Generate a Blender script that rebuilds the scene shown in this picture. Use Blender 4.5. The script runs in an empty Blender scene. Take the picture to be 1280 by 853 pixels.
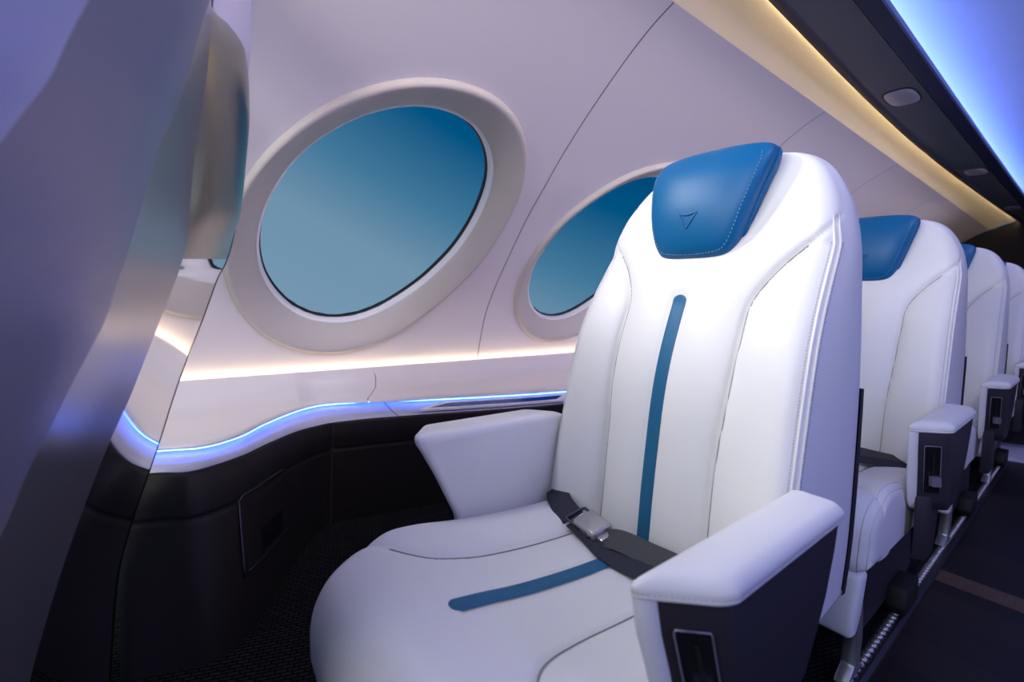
import bpy, bmesh, math, random
from mathutils import Vector, Matrix
C = bpy.context.scene.collection
random.seed(4)
sc = bpy.context.scene

# ------------------------------------------------------------------ materials
def new_mat(name):
    m = bpy.data.materials.new(name); m.use_nodes = True
    return m, m.node_tree, m.node_tree.nodes['Principled BSDF']

def pmat(name, col, rough=.5, metal=0., coat=0., spec=.5, bump=0., bscale=300., var=0., sheen=0.):
    m, nt, b = new_mat(name)
    b.inputs['Base Color'].default_value = (*col, 1)
    b.inputs['Roughness'].default_value = rough
    b.inputs['Metallic'].default_value = metal
    b.inputs['Specular IOR Level'].default_value = spec
    if coat: b.inputs['Coat Weight'].default_value = coat; b.inputs['Coat Roughness'].default_value = .15
    if sheen: b.inputs['Sheen Weight'].default_value = sheen
    tc = nt.nodes.new('ShaderNodeTexCoord')
    if bump:
        n = nt.nodes.new('ShaderNodeTexVoronoi'); n.inputs['Scale'].default_value = bscale
        nt.links.new(tc.outputs['Object'], n.inputs['Vector'])
        bp = nt.nodes.new('ShaderNodeBump'); bp.inputs['Strength'].default_value = bump; bp.inputs['Distance'].default_value = .001
        nt.links.new(n.outputs['Distance'], bp.inputs['Height']); nt.links.new(bp.outputs['Normal'], b.inputs['Normal'])
    if var:
        n = nt.nodes.new('ShaderNodeTexNoise'); n.inputs['Scale'].default_value = 6; n.inputs['Detail'].default_value = 4
        nt.links.new(tc.outputs['Object'], n.inputs['Vector'])
        mx = nt.nodes.new('ShaderNodeMix'); mx.data_type = 'RGBA'
        mx.inputs['A'].default_value = (*[c*(1-var) for c in col], 1); mx.inputs['B'].default_value = (*[min(1, c*(1+var)) for c in col], 1)
        nt.links.new(n.outputs['Fac'], mx.inputs['Factor']); nt.links.new(mx.outputs['Result'], b.inputs['Base Color'])
    return m

def emat(name, col, s):
    m = bpy.data.materials.new(name); m.use_nodes = True
    nt = m.node_tree; nt.nodes.clear()
    e = nt.nodes.new('ShaderNodeEmission'); o = nt.nodes.new('ShaderNodeOutputMaterial')
    e.inputs['Color'].default_value = (*col, 1); e.inputs['Strength'].default_value = s
    nt.links.new(e.outputs[0], o.inputs[0]); return m

M = {}
M['white'] = pmat('white leather', (.76, .755, .75), .42, spec=.35, bump=.12, bscale=420, var=.015)
M['seamwhite'] = pmat('white piping leather', (.74, .73, .74), .38, spec=.4)
M['seamline'] = pmat('grey seam', (.30, .29, .30), .7)
M['stitch'] = pmat('pale stitching thread', (.50, .48, .55), .7)
M['blue'] = pmat('teal blue leather', (.0, .098, .255), .44, spec=.3, bump=.10, bscale=420, var=.05)
M['stripe'] = pmat('teal inlay leather', (.012, .115, .235), .5, spec=.35, bump=.1, bscale=420, var=.05)
M['bluestitch'] = pmat('light blue thread', (.10, .28, .48), .6)
M['dark'] = pmat('charcoal leather', (.026, .023, .032), .5, spec=.35, bump=.12, bscale=420, var=.08)
M['console'] = pmat('charcoal console leather', (.013, .011, .012), .55, spec=.22, bump=.1, bscale=420, var=.08)
M['black'] = pmat('black gloss plastic', (.008, .008, .010), .22, spec=.5)
M['blackm'] = pmat('black matte plastic', (.010, .010, .012), .6, spec=.3)
M['gunmetal'] = pmat('gunmetal', (.10, .095, .12), .38, metal=.9)
M['lever'] = pmat('satin grey lever', (.30, .28, .36), .35, metal=.6)
M['steel'] = pmat('brushed steel', (.50, .49, .49), .34, metal=.85)
M['chrome'] = pmat('polished chrome', (.80, .78, .75), .05, metal=1.0)
M['webn'] = pmat('navy webbing', (.016, .017, .035), .75, bump=.5, bscale=700)
M['webg'] = pmat('grey webbing', (.045, .048, .052), .7, bump=.5, bscale=700)
M['wall'] = pmat('cabin wall panel', (.66, .62, .65), .55, spec=.3, bump=.02, bscale=800)
M['frame'] = pmat('window bezel', (.50, .465, .435), .45, spec=.35)
M['lip'] = pmat('window inner lip', (.80, .79, .80), .35)
M['seal'] = pmat('black rubber seal', (.006, .006, .010), .5)
M['groove'] = pmat('dark joint', (.05, .035, .03), .8)
M['ledge'] = pmat('white ledge', (.70, .67, .69), .28, spec=.5)
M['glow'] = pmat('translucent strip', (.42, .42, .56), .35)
M['beam'] = pmat('slate overhead rail', (.075, .097, .13), .40, spec=.45, var=.1)
M['beamedge'] = pmat('bronze edge', (.075, .058, .045), .5, spec=.4)
M['beamblue'] = pmat('navy rail lip', (.015, .022, .07), .4)
M['ceil'] = pmat('ceiling dome with blue light tint', (.42, .52, .86), .6)  # white dome; blue of the led light is put into its colour
M['lens'] = pmat('frosted lamp lens', (.36, .36, .46), .35, coat=.3)
M['satin'] = pmat('satin lilac metal', (.29, .28, .385), .44, metal=.45)
M['satin2'] = pmat('satin graphite metal', (.38, .365, .39), .30, metal=.75)
M['olive'] = pmat('olive reflection metal', (.36, .36, .32), .30, metal=1.0)  # olive of the reflected room is put into the metal colour
M['lilac'] = pmat('lilac painted panel', (.56, .55, .72), .5)
M['rear'] = pmat('dark bulkhead', (.010, .009, .014), .6, spec=.2)
M['ledblue'] = emat('blue led line', (.065, .17, 1.0), 17)
M['ledceil'] = emat('ceiling led', (.17, .34, 1.0), 26.0)
M['ledwarm'] = emat('warm led line', (1.0, .78, .48), 19.0)
M['ledcove'] = emat('warm cove led', (1.0, .76, .42), 52.0)
M['tray'] = pmat('blue tinted glass tray', (.01, .06, .35), .08, metal=.3, coat=.6)

# window glass : mostly clear pane
m = bpy.data.materials.new('window glass'); m.use_nodes = True; nt = m.node_tree; nt.nodes.clear()
o = nt.nodes.new('ShaderNodeOutputMaterial'); mx = nt.nodes.new('ShaderNodeMixShader'); tr = nt.nodes.new('ShaderNodeBsdfTransparent'); gl = nt.nodes.new('ShaderNodeBsdfGlossy')
gl.inputs['Roughness'].default_value = .02; tr.inputs['Color'].default_value = (.96, .98, .99, 1); mx.inputs['Fac'].default_value = .005
nt.links.new(tr.outputs[0], mx.inputs[1]); nt.links.new(gl.outputs[0], mx.inputs[2]); nt.links.new(mx.outputs[0], o.inputs[0]); M['glass'] = m

# wood floor
m, nt, b = new_mat('dark plank floor'); M['wood'] = m
tc = nt.nodes.new('ShaderNodeTexCoord'); mp = nt.nodes.new('ShaderNodeMapping'); mp.inputs['Rotation'].default_value = (0, 0, math.radians(90))
br = nt.nodes.new('ShaderNodeTexBrick'); br.inputs['Scale'].default_value = 1.0
br.inputs['Brick Width'].default_value = 1.1; br.inputs['Row Height'].default_value = .16; br.inputs['Mortar Size'].default_value = .002
br.inputs['Color1'].default_value = (.013, .011, .015, 1); br.inputs['Color2'].default_value = (.034, .023, .021, 1); br.inputs['Mortar'].default_value = (.004, .004, .004, 1)
nz = nt.nodes.new('ShaderNodeTexNoise'); nz.inputs['Scale'].default_value = 5; nz.inputs['Detail'].default_value = 6
mp2 = nt.nodes.new('ShaderNodeMapping'); mp2.inputs['Scale'].default_value = (14, 1.5, 1)
mix = nt.nodes.new('ShaderNodeMix'); mix.data_type = 'RGBA'; mix.blend_type = 'MULTIPLY'; mix.inputs['Factor'].default_value = .6
nt.links.new(tc.outputs['Object'], mp.inputs['Vector']); nt.links.new(mp.outputs[0], br.inputs['Vector'])
nt.links.new(tc.outputs['Object'], mp2.inputs['Vector']); nt.links.new(mp2.outputs[0], nz.inputs['Vector'])
nt.links.new(br.outputs['Color'], mix.inputs['A']); nt.links.new(nz.outputs['Color'], mix.inputs['B']); nt.links.new(mix.outputs['Result'], b.inputs['Base Color'])
b.inputs['Roughness'].default_value = .45; b.inputs['Specular IOR Level'].default_value = .3
# carpet
m, nt, b = new_mat('black woven carpet'); M['carpet'] = m
tc = nt.nodes.new('ShaderNodeTexCoord'); mp = nt.nodes.new('ShaderNodeMapping'); mp.inputs['Rotation'].default_value = (0, 0, math.radians(20))
br = nt.nodes.new('ShaderNodeTexBrick'); br.inputs['Scale'].default_value = 1
br.inputs['Brick Width'].default_value = .026; br.inputs['Row Height'].default_value = .011; br.inputs['Mortar Size'].default_value = .002
br.inputs['Color1'].default_value = (.016, .016, .019, 1); br.inputs['Color2'].default_value = (.024, .024, .028, 1); br.inputs['Mortar'].default_value = (.002, .002, .002, 1)
nt.links.new(tc.outputs['Object'], mp.inputs['Vector']); nt.links.new(mp.outputs[0], br.inputs['Vector']); nt.links.new(br.outputs['Color'], b.inputs['Base Color'])
bp = nt.nodes.new('ShaderNodeBump'); bp.inputs['Strength'].default_value = .8; bp.inputs['Distance'].default_value = .004
nt.links.new(br.outputs['Fac'], bp.inputs['Height']); bp.invert = True; nt.links.new(bp.outputs[0], b.inputs['Normal']); b.inputs['Roughness'].default_value = .95; b.inputs['Specular IOR Level'].default_value = .1

# ------------------------------------------------------------------ mesh helpers
def add_grid(bm, P, closeu=False, closev=False):
    """P[i][j] -> points, quads between them"""
    V = [[bm.verts.new(p) for p in row] for row in P]
    nu, nv = len(V), len(V[0])
    for i in range(nu if closeu else nu-1):
        for j in range(nv if closev else nv-1):
            a, b_, c, d = V[i][j], V[(i+1) % nu][j], V[(i+1) % nu][(j+1) % nv], V[i][(j+1) % nv]
            try: bm.faces.new((a, b_, c, d))
            except ValueError: pass
    return V

def add_tube(bm, pts, r, n=8, closed=False):
    pts = [Vector(p) for p in pts]; N = len(pts); rows = []
    up = Vector((0, 0, 1)); prev = None
    for i, p in enumerate(pts):
        a = pts[(i-1) % N] if closed or i > 0 else p
        b_ = pts[(i+1) % N] if closed or i < N-1 else p
        t = (b_-a).normalized()
        if prev is None:
            s = t.cross(up)
            if s.length < 1e-3: s = t.cross(Vector((1, 0, 0)))
        else: s = prev - t*prev.dot(t)
        s.normalize(); prev = s; q = t.cross(s)
        rr = r(i/(N-1)) if callable(r) else r
        rows.append([p + (s*math.cos(2*math.pi*k/n)+q*math.sin(2*math.pi*k/n))*rr for k in range(n)])
    V = add_grid(bm, rows, closeu=closed, closev=True)
    if not closed:
        for row in (V[0], V[-1]):
            try: bm.faces.new(row)
            except ValueError: pass

def add_box(bm, lo, hi, bev=0., mat=None, seg=2):
    t = bmesh.new()
    bmesh.ops.create_cube(t, size=1)
    for v in t.verts: v.co = Vector([(lo[k]+hi[k])/2 + v.co[k]*(hi[k]-lo[k]) for k in range(3)])
    if bev: bmesh.ops.bevel(t, geom=t.edges[:], offset=bev, segments=seg, profile=.5, affect='EDGES')
    if mat is not None: bmesh.ops.transform(t, matrix=mat, verts=t.verts)
    me = bpy.data.meshes.new('tmp'); t.to_mesh(me); t.free(); bm.from_mesh(me); bpy.data.meshes.remove(me)

def add_prism(bm, poly, fn0, fn1, bev=0., seg=3, sel=None):
    """two congruent loops made by fn0/fn1 from 2-D poly; capped; optional bevel of all sharp edges"""
    t = bmesh.new()
    A = [t.verts.new(fn0(p)) for p in poly]; B = [t.verts.new(fn1(p)) for p in poly]
    n = len(poly)
    t.faces.new(A); t.faces.new(B[::-1])
    for i in range(n): t.faces.new((A[i], B[i], B[(i+1) % n], A[(i+1) % n]))
    bmesh.ops.recalc_face_normals(t, faces=t.faces)
    if bev:
        es = [e for e in t.edges if len(e.link_faces) == 2 and e.calc_face_angle() > .35]
        bmesh.ops.bevel(t, geom=es, offset=bev, segments=seg, profile=.5, affect='EDGES', clamp_overlap=True)
    me = bpy.data.meshes.new('tmp'); t.to_mesh(me); t.free(); bm.from_mesh(me); bpy.data.meshes.remove(me)

def obj(name, bm, mat, parent=None, smooth=True, angle=None, recalc=True):
    if recalc: bmesh.ops.recalc_face_normals(bm, faces=bm.faces)
    me = bpy.data.meshes.new(name); bm.to_mesh(me); bm.free()
    me.materials.append(mat if not isinstance(mat, str) else M[mat])
    if smooth:
        for p in me.polygons: p.use_smooth = True
        if angle: me.set_sharp_from_angle(angle=math.radians(angle))
    o = bpy.data.objects.new(name, me); C.objects.link(o)
    if parent: o.parent = parent
    return o

def thing(name, label, cat, loc=(0, 0, 0), group=None):
    o = bpy.data.objects.new(name, None); C.objects.link(o); o.location = loc; o.empty_display_size = .1
    o['label'] = label; o['category'] = cat
    if group: o['group'] = group
    return o
def tag(o, label, cat, group=None):
    o['label'] = label; o['category'] = cat
    if group: o['group'] = group
    return o
def struct(name, bm, mat, **k):
    o = obj(name, bm, mat, **k); o['kind'] = 'structure'; return o

def cr(pts, n):
    """Catmull-Rom through points, n samples per span"""
    pts = [Vector(p) for p in pts]; out = []
    P = [pts[0]*2-pts[1]] + pts + [pts[-1]*2-pts[-2]]
    for i in range(1, len(P)-2):
        for k in range(n):
            t = k/n; a, b_, c, d = P[i-1], P[i], P[i+1], P[i+2]
            out.append(.5*((2*b_) + (c-a)*t + (2*a-5*b_+4*c-d)*t*t + (3*b_-a-3*c+d)*t**3))
    out.append(pts[-1]); return out
def interp(tab, x):
    if x <= tab[0][0]: return tab[0][1]
    for (a, b_), (c, d) in zip(tab, tab[1:]):
        if x <= c:
            t = (x-a)/(c-a); return b_+(d-b_)*t
    return tab[-1][1]
def smooth_tab(tab, n=10):
    return [(p.x, p.y) for p in cr([(a, b_, 0) for a, b_ in tab], n)]
def sdist(p, line):
    best = 9
    for a, b_ in zip(line, line[1:]):
        d = (b_[0]-a[0], b_[1]-a[1]); L = d[0]**2+d[1]**2 or 1e-9
        t = max(0, min(1, ((p[0]-a[0])*d[0]+(p[1]-a[1])*d[1])/L))
        best = min(best, math.hypot(p[0]-a[0]-t*d[0], p[1]-a[1]-t*d[1]))
    return best
def sstep(a, b_, x):
    t = max(0, min(1, (x-a)/(b_-a))); return t*t*(3-2*t)

# ------------------------------------------------------------------ cabin shell
PR = [(1.955, .545), (1.951, .565), (1.93, .66), (1.885, .80), (1.81, .93), (1.73, 1.04), (1.655, 1.14), (1.57, 1.245), (1.478, 1.342), (1.376, 1.449), (1.26, 1.556),
      (1.157, 1.641), (1.064, 1.712), (.979, 1.767), (.90, 1.806)]
prof = [(p.x, p.y) for p in cr([(a, b_, 0) for a, b_ in PR], 8)]
SL = [0]
for a, b_ in zip(prof, prof[1:]): SL.append(SL[-1]+math.dist(a, b_))
STOP = SL[-1]
def wall_at(s):
    s = max(0, min(STOP, s))
    for i in range(len(SL)-1):
        if s <= SL[i+1]:
            t = (s-SL[i])/(SL[i+1]-SL[i]); a, b_ = prof[i], prof[i+1]
            d = Vector((0, b_[0]-a[0], b_[1]-a[1])).normalized()
            return Vector((0, a[0]+(b_[0]-a[0])*t, a[1]+(b_[1]-a[1])*t)), Vector((0, -d.z, d.y))*1.0
    return None
def wp(X, s, off=0.):
    p, n = wall_at(s)
    # inward normal : towards -Y / down
    n = Vector((0, -abs(n.y), -abs(n.z)))
    return Vector((X, p.y, p.z)) + n*off
WIN = [(.674+1.240*k, .662) for k in range(5)]
FA, FB, KS = .495, .570, .22       # outer bezel half sizes, slight shear
def win_pt(wc, f, phi, pw=2.04):
    c, s_ = math.cos(phi), math.sin(phi)
    x = f[0]*math.copysign(abs(c)**(2/pw), c); y = f[1]*math.copysign(abs(s_)**(2/pw), s_)
    return wc[0]+x+KS*y, wc[1]+y
def inwin(X, s, f=(.478, .550)):
    for wc in WIN:
        y = s-wc[1]; x = X-wc[0]-KS*y
        if abs(x/f[0])**2.04+abs(y/f[1])**2.04 < 1: return True
    return False
seams = [-.75, 1.284, 2.53, 3.775, 5.02, 6.265, 7.6]
bm = bmesh.new()
for a, b_ in zip(seams, seams[1:]):
    g = .0022
    nx = max(8, int((b_-a)/.028)); ns = 64
    V = {}
    for i in range(nx+1):
        for j in range(ns+1):
            X = a+g+(b_-a-2*g)*i/nx; s = STOP*j/ns
            V[i, j] = (X, s)
    vs = {}
    def gv(k):
        if k not in vs: vs[k] = bm.verts.new(wp(*V[k]))
        return vs[k]
    for i in range(nx):
        for j in range(ns):
            q = [(i, j), (i+1, j), (i+1, j+1), (i, j+1)]
            if all(inwin(*V[k]) for k in q): continue
            bm.faces.new([gv(k) for k in q])
struct('wall_left', bm, 'wall')
bm = bmesh.new(); add_grid(bm, [[Vector((x, y, z)) for y, z in ((1.968, .56), (1.958, .543), (1.936, .540), (1.93, .40), (1.93, .0))] for x in (-.75, 7.55)]); struct('trim_8', bm, 'groove', smooth=False)
# dark backing behind the panel joints
for k, sx in enumerate(seams[1:-1]):
    bm = bmesh.new()
    add_grid(bm, [[wp(sx+dx, STOP*j/60, -.006) for j in range(61)] for dx in (-.012, .012)])
    struct('trim_%d' % (k+1), bm, 'groove')

# ------------------------------------------------------------------ windows
def make_window(i, wc):
    w = bpy.data.objects.new('window_%d' % (i+1), None); C.objects.link(w); w['kind'] = 'structure'
    w.location = wp(wc[0], wc[1])
    inv = Matrix.Translation(-w.location)
    N = 96
    # bezel : rounded ring, from wall up over a swell and down into the recess
    sec = [(1.002, -.004), (1.0, .007), (.993, .017), (.980, .022), (.962, .021), (.92, .009), (.87, -.009), (.83, -.026), (.81, -.037), (.80, -.046)]
    secs = [(p.x, p.y) for p in cr([(a, b_, 0) for a, b_ in sec], 4)]
    bm = bmesh.new()
    def ring(f, off): return [inv @ wp(*win_pt(wc, (FA*f, FB*f), 2*math.pi*k/N), off) for k in range(N)]
    add_grid(bm, [ring(f, o) for f, o in secs], closev=True)
    fr = obj('window_bezel', bm, 'frame', w)
    bm = bmesh.new()
    add_grid(bm, [ring(f, o) for f, o in [(.80, -.046), (.790, -.047), (.783, -.052), (.778, -.078)]], closev=True)
    obj('inner_lip', bm, 'lip', w)
    bm = bmesh.new()
    add_grid(bm, [ring(f, o) for f, o in [(.779, -.076), (.772, -.077), (.768, -.083), (.768, -.093)]], closev=True)
    obj('rubber_seal', bm, 'seal', w)
    bm = bmesh.new()
    P = [ring(.770*f, -.088) for f in (1, .85, .7, .55, .4, .25, .12, .02)]
    V = add_grid(bm, P, closev=True); bm.faces.new(V[-1])
    obj('pane', bm, 'glass', w)
for i, wc in enumerate(WIN): make_window(i, wc)

# ------------------------------------------------------------------ side ledge, led lines, consoles
Bpts = [(-.30, 1.60), (-.026, 1.525), (.08, 1.496), (.173, 1.548), (.25, 1.645), (.342, 1.74), (.42, 1.80), (.50, 1.822), (.638, 1.790), (.921, 1.685), (1.475, 1.535), (2.2, 1.44), (3.4, 1.40), (7.5, 1.40)]
Cpts = [(-.30, 1.53), (-.041, 1.455), (.048, 1.415), (.163, 1.472), (.25, 1.555), (.348, 1.638), (.42, 1.67), (.484, 1.685), (.60, 1.672), (.786, 1.627), (1.389, 1.472), (2.2, 1.38), (3.4, 1.34), (7.5, 1.34)]
Bc = smooth_tab(Bpts, 12); Cc = smooth_tab(Cpts, 12)
ZB, ZC = .447, .408
xsB = sorted(set([round(a, 4) for a, _ in Bc]))
def ledge_piece(x0, x1):
    bm = bmesh.new(); rows = []
    xs = [x0]+[x for x in xsB if x0+.004 < x < x1-.004]+[x1]
    for x in xs:
        yb = interp(Bc, x)
        yf = max(1.845, yb+.055); g = 1.916-yf; q = yf-.012
        sect = [(1.924, .535), (1.925, .560), (1.922, .566), (1.916, .563), (yf+.55*g, .524), (yf+.17*g, .489), (q, .478), (q-(q-yb-.02)*.3, .471), (q-(q-yb-.02)*.7, .464), (yb+.02, .460), (yb+.006, .457), (yb, .452), (yb+.001, ZB), (yb+.03, ZB-.002)]
        rows.append([Vector((x, y, z)) for y, z in sect])
    add_grid(bm, rows)
    for v in bm.verts:
        if v.co.y < 1.87:
            v.co.x -= .075*min(1, (1.87-v.co.y)/.09)*max(0, 1-abs(v.co.x-s0)/.22)
    return bm
def sweep(curve, sect, x0, x1):
    bm = bmesh.new(); rows = []
    xs = [x0]+[a for a, _ in curve if x0+.003 < a < x1-.003]+[x1]
    for x in xs:
        y = interp(curve, x)
        rows.append([Vector((x, y+dy, z)) for dy, z in sect])
    add_grid(bm, rows, closev=True); return bm
s0 = .72
for x0, x1, lab in [(-.105, s0-.0015, 'white curved window ledge below the nearest oval window, left of the ledge seam'),
                        (s0+.0015, 7.5, 'long white window ledge running behind the seats, right of the ledge seam')]:
    L_ = thing('window_ledge', lab, 'ledge', (max(0, x0)+.1, 1.8, ZB))
    T_ = Matrix.Translation(-Vector(L_.location))
    def put(name, bm, mat, **k):
        bmesh.ops.transform(bm, matrix=T_, verts=bm.verts); return obj(name, bm, mat, L_, **k)
    put('ledge_cover', ledge_piece(x0, x1), 'ledge')
    bm = bmesh.new(); rows = []
    n = 120
    for k in range(n+1):
        x = x0+(x1-x0)*(k/n)**(1 if x0 < 0 else 1.6)
        yb, yc = interp(Bc, x)+.02, interp(Cc, x)
        rows.append([Vector((x, yb+.01, ZB-.004)), Vector((x, yb, .432)), Vector((x, (yb+yc)/2, .419)), Vector((x, yc+.004, ZC+.003)), Vector((x, yc+.006, ZC-.0))])
    add_grid(bm, rows)
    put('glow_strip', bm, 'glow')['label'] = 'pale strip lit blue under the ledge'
    put('blue_light_line', sweep(Bc, [(.004, ZB-.0005), (.009, ZB+.001), (.014, ZB-.0005), (.009, ZB-.006)], x0, x1), 'ledblue')['label'] = 'glowing blue light line'
    bm = bmesh.new(); add_grid(bm, [[Vector((x, y, z)) for y, z in ((1.927, .550), (1.936, .550), (1.936, .547), (1.927, .547))] for x in (x0, x1)], closev=True)
    put('warm_light_line', bm, 'ledwarm')['label'] = 'warm light line at the foot of the wall'
# groove under ledge seam

# console panels below the glow strip
Fpts = [(-.30, 1.30), (-.05, 1.25), (.083, 1.22), (.192, 1.325), (.303, 1.515), (.40, 1.66), (.478, 1.724), (.60, 1.71), (.786, 1.68), (1.389, 1.56), (2.2, 1.46), (3.4, 1.42), (7.5, 1.42)]
Fc = smooth_tab(Fpts, 12)
def con_pt(x, t, off=0):
    """t 0 at top .. 1 at floor, soft crease at .24"""
    y0, y1 = interp(Cc, x), interp(Fc, x)
    y = y0+(y1-y0)*t; z = ZC*(1-t)
    y -= .010*math.exp(-((t-.12)/.12)**2)
    y += .006*math.exp(-((t-.26)/.012)**2)
    return Vector((x, y-off, z))
def console(x0, x1):
    bm = bmesh.new(); rows = []
    n = max(6, int((x1-x0)/.012)) if x1-x0 < 1.5 else 90
    for i in range(n+1):
        x = x0+(x1-x0)*i/n
        e = 0
        d = min(x-x0, x1-x)
        if d < .012: e = .010*(1-d/.012)**2
        row = [con_pt(x, 0)+Vector((0, .03, .001)), con_pt(x, 0)+Vector((0, .006+e, .001))]
        row += [con_pt(x, .004+.996*k/70)+Vector((0, e, 0)) for k in range(71)]
        rows.append(row)
    add_grid(bm, rows); return bm
cs = thing('side_console', 'dark leather front console bulging from the wall with a small hatch near the carpet', 'console', (.2, 1.4, 0))
def local(bm, o):
    bmesh.ops.transform(bm, matrix=Matrix.Translation(-Vector(o.location)), verts=bm.verts); return bm
obj('console_panel', local(console(-.105, .482), cs), 'console', cs)
# hatch : a door and a light frame line on the console
def hq(x, z, off):
    p = con_pt(x, 1-z/ZC, off); return p
hx0, hx1, hz0, hz1 = .150, .292, .135, .315
bm = bmesh.new()
N = 14
add_grid(bm, [[hq(hx0+(hx1-hx0)*i/N, hz0+(hz1-hz0)*j/N, .004) for j in range(N+1)] for i in range(N+1)])
hd = obj('hatch_door', local(bm, cs), 'console', cs)
bm = bmesh.new()
lp = [(hx0, hz0-.01), (hx0, hz1-.012), (hx0+.012, hz1), (hx1, hz1)]
path = []
for a, b_ in zip(lp, lp[1:]):
    for k in range(8): path.append(hq(a[0]+(b_[0]-a[0])*k/8, a[1]+(b_[1]-a[1])*k/8, .006))
path.append(hq(hx1, hz1, .006))
add_tube(bm, path, .0028, 6)
fr = obj('hatch_trim', local(bm, cs), 'gunmetal', cs)
bm = bmesh.new(); add_tube(bm, [hq(hx0+.012+(hx1-hx0-.012)*k/8, hz0-.002, .006) for k in range(9)], .0022, 6)
obj('hatch_trim', local(bm, cs), 'gunmetal', cs)
bm = bmesh.new()
add_grid(bm, [[hq(hx0+.055+(.072)*i/6, hz0+.012+.055*j/6, .0065) for j in range(7)] for i in range(7)])
obj('hatch_recess', local(bm, cs), 'black', cs)
bm = bmesh.new(); add_grid(bm, [[con_pt(x, t/10, -.014) for t in range(11)] for x in (.46, .485, .51)]); struct('trim_15', bm, 'groove')
cs2 = thing('side_console', 'long dark leather console panel running low behind the seats past the corner joint', 'console', (2, 1.5, 0))
obj('console_panel', local(console(.488, 7.5), cs2), 'console', cs2)

# tray handle sunk in the ledge glow strip behind the first seat's window armrest
tr_ = thing('ledge_tray', 'slim chrome framed tray with blue glass set in the ledge behind the front seat armrest', 'tray', (1.17, 1.5, .43))
def tp(x, f, z=0):
    yb, yc = interp(Bc, x)+.012, interp(Cc, x)
    return Vector((x, yc+(yb-yc)*f, ZC+(.430-ZC)*f+.013+z))-Vector(tr_.location)
bm = bmesh.new()
rows = []
loop = [(.80, .02), (.90, .55), (.93, .62), (1.48, .62), (1.50, .55), (1.44, .02)]
full = []
for a, b_ in zip(loop, loop[1:]+loop[:1]):
    for k in range(8): full.append((a[0]+(b_[0]-a[0])*k/8, a[1]+(b_[1]-a[1])*k/8))
cx, cf = 1.15, .3
outer = [tp(x, f, .0) for x, f in full]; outer2 = [tp(x, f, .008) for x, f in full]
inn = [tp(cx+(x-cx)*.90+.0, cf+(f-cf)*.66, .008) for x, f in full]; inn2 = [tp(cx+(x-cx)*.88, cf+(f-cf)*.60, .005) for x, f in full]
add_grid(bm, [outer, outer2, inn, inn2], closev=True)
obj('tray_frame', bm, 'lip', tr_, angle=40)
bm = bmesh.new(); bm.faces.new([bm.verts.new(p) for p in [tp(cx+(x-cx)*.89, cf+(f-cf)*.62, .007) for x, f in full]])
obj('blue_glass', bm, 'tray', tr_)

# ------------------------------------------------------------------ overhead : cove band, rail, ceiling
yc_tab = smooth_tab([(-1.2, .66), (0, .70), (1.56, .748), (2.6, .776), (3.65, .782), (5.1, .752), (7.6, .665)], 10)
XS = [-.9+8.5*k/120 for k in range(121)]
bm = bmesh.new(); rows = []
for x in XS:
    y = interp(yc_tab, x)
    a, b_ = Vector((x, .900, 1.806)), Vector((x, y-.030, 1.897))
    rows.append([a.lerp(b_, t)+Vector((0, .012*math.sin(math.pi*t), .012*math.sin(math.pi*t))) for t in (0, .15, .3, .5, .7, .85, 1)])
add_grid(bm, rows); M['band'] = pmat('cove panel with warm light tint', (.64, .57, .45), .55, spec=.3); struct('trim_9', bm, 'band')  # wall continues here; warm cove light is put into the band colour
def rail(sect, name, mat, zfun=None):
    bm = bmesh.new()
    add_grid(bm, [[Vector((x, (interp(yc_tab, x)+dy) if rel else dy-.012*max(0, (x-4)/3.6)-.0*x, z)) for rel, dy, z in sect] for x in XS], closev=False)
    return struct(name, bm, mat, angle=40)
# bronze outer edge, slate soffit, navy lip
rail([(1, .0, 1.874), (1, .002, 1.853), (1, -.004, 1.850), (1, -.024, 1.853)], 'trim_10', 'beamedge')
rail([(1, -.024, 1.853), (1, -.026, 1.858), (0, .586, 1.858), (0, .583, 1.862), (0, .578, 1.862)], 'trim_11', 'beam')
rail([(0, .579, 1.866), (0, .577, 1.857), (0, .530, 1.862), (0, .526, 1.868), (0, .530, 1.895), (0, .56, 1.90)], 'trim_12', 'beamblue')
bm = bmesh.new()
add_grid(bm, [[Vector((x, interp(yc_tab, x)+dy, z)) for dy, z in ((.000, 1.8755), (.000, 1.879), (-.008, 1.879), (-.008, 1.8755))] for x in XS], closev=True)
o = obj('cove_light_line', bm, 'ledcove'); tag(o, 'warm glowing light line above the window wall beside the dark ceiling rail', 'light strip')
bm = bmesh.new()
add_grid(bm, [[Vector((x, .548-.012*max(0, (x-4)/3.6)+dy, z)) for dy, z in ((0, 1.899), (.018, 1.899), (.018, 1.905), (0, 1.905))] for x in XS], closev=True)
o = obj('ceiling_light_line', bm, 'ledceil'); tag(o, 'blue glowing light line hidden along the edge of the ceiling dome', 'light strip')
bm = bmesh.new(); rows = []
for x in XS:
    y0 = .570-.012*max(0, (x-4)/3.6)
    rows.append([Vector((x, y0, 1.90)), Vector((x, y0, 1.93)), Vector((x, y0-.02, 1.965)), Vector((x, y0-.07, 1.99)), Vector((x, y0-.2, 2.03)), Vector((x, y0-.4, 2.08)), Vector((x, y0-.7, 2.13)), Vector((x, y0-1.0, 2.15)), Vector((x, y0-1.6, 2.14)), Vector((x, y0-2.2, 2.05))])
add_grid(bm, rows); struct('ceiling', bm, 'ceil')
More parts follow.
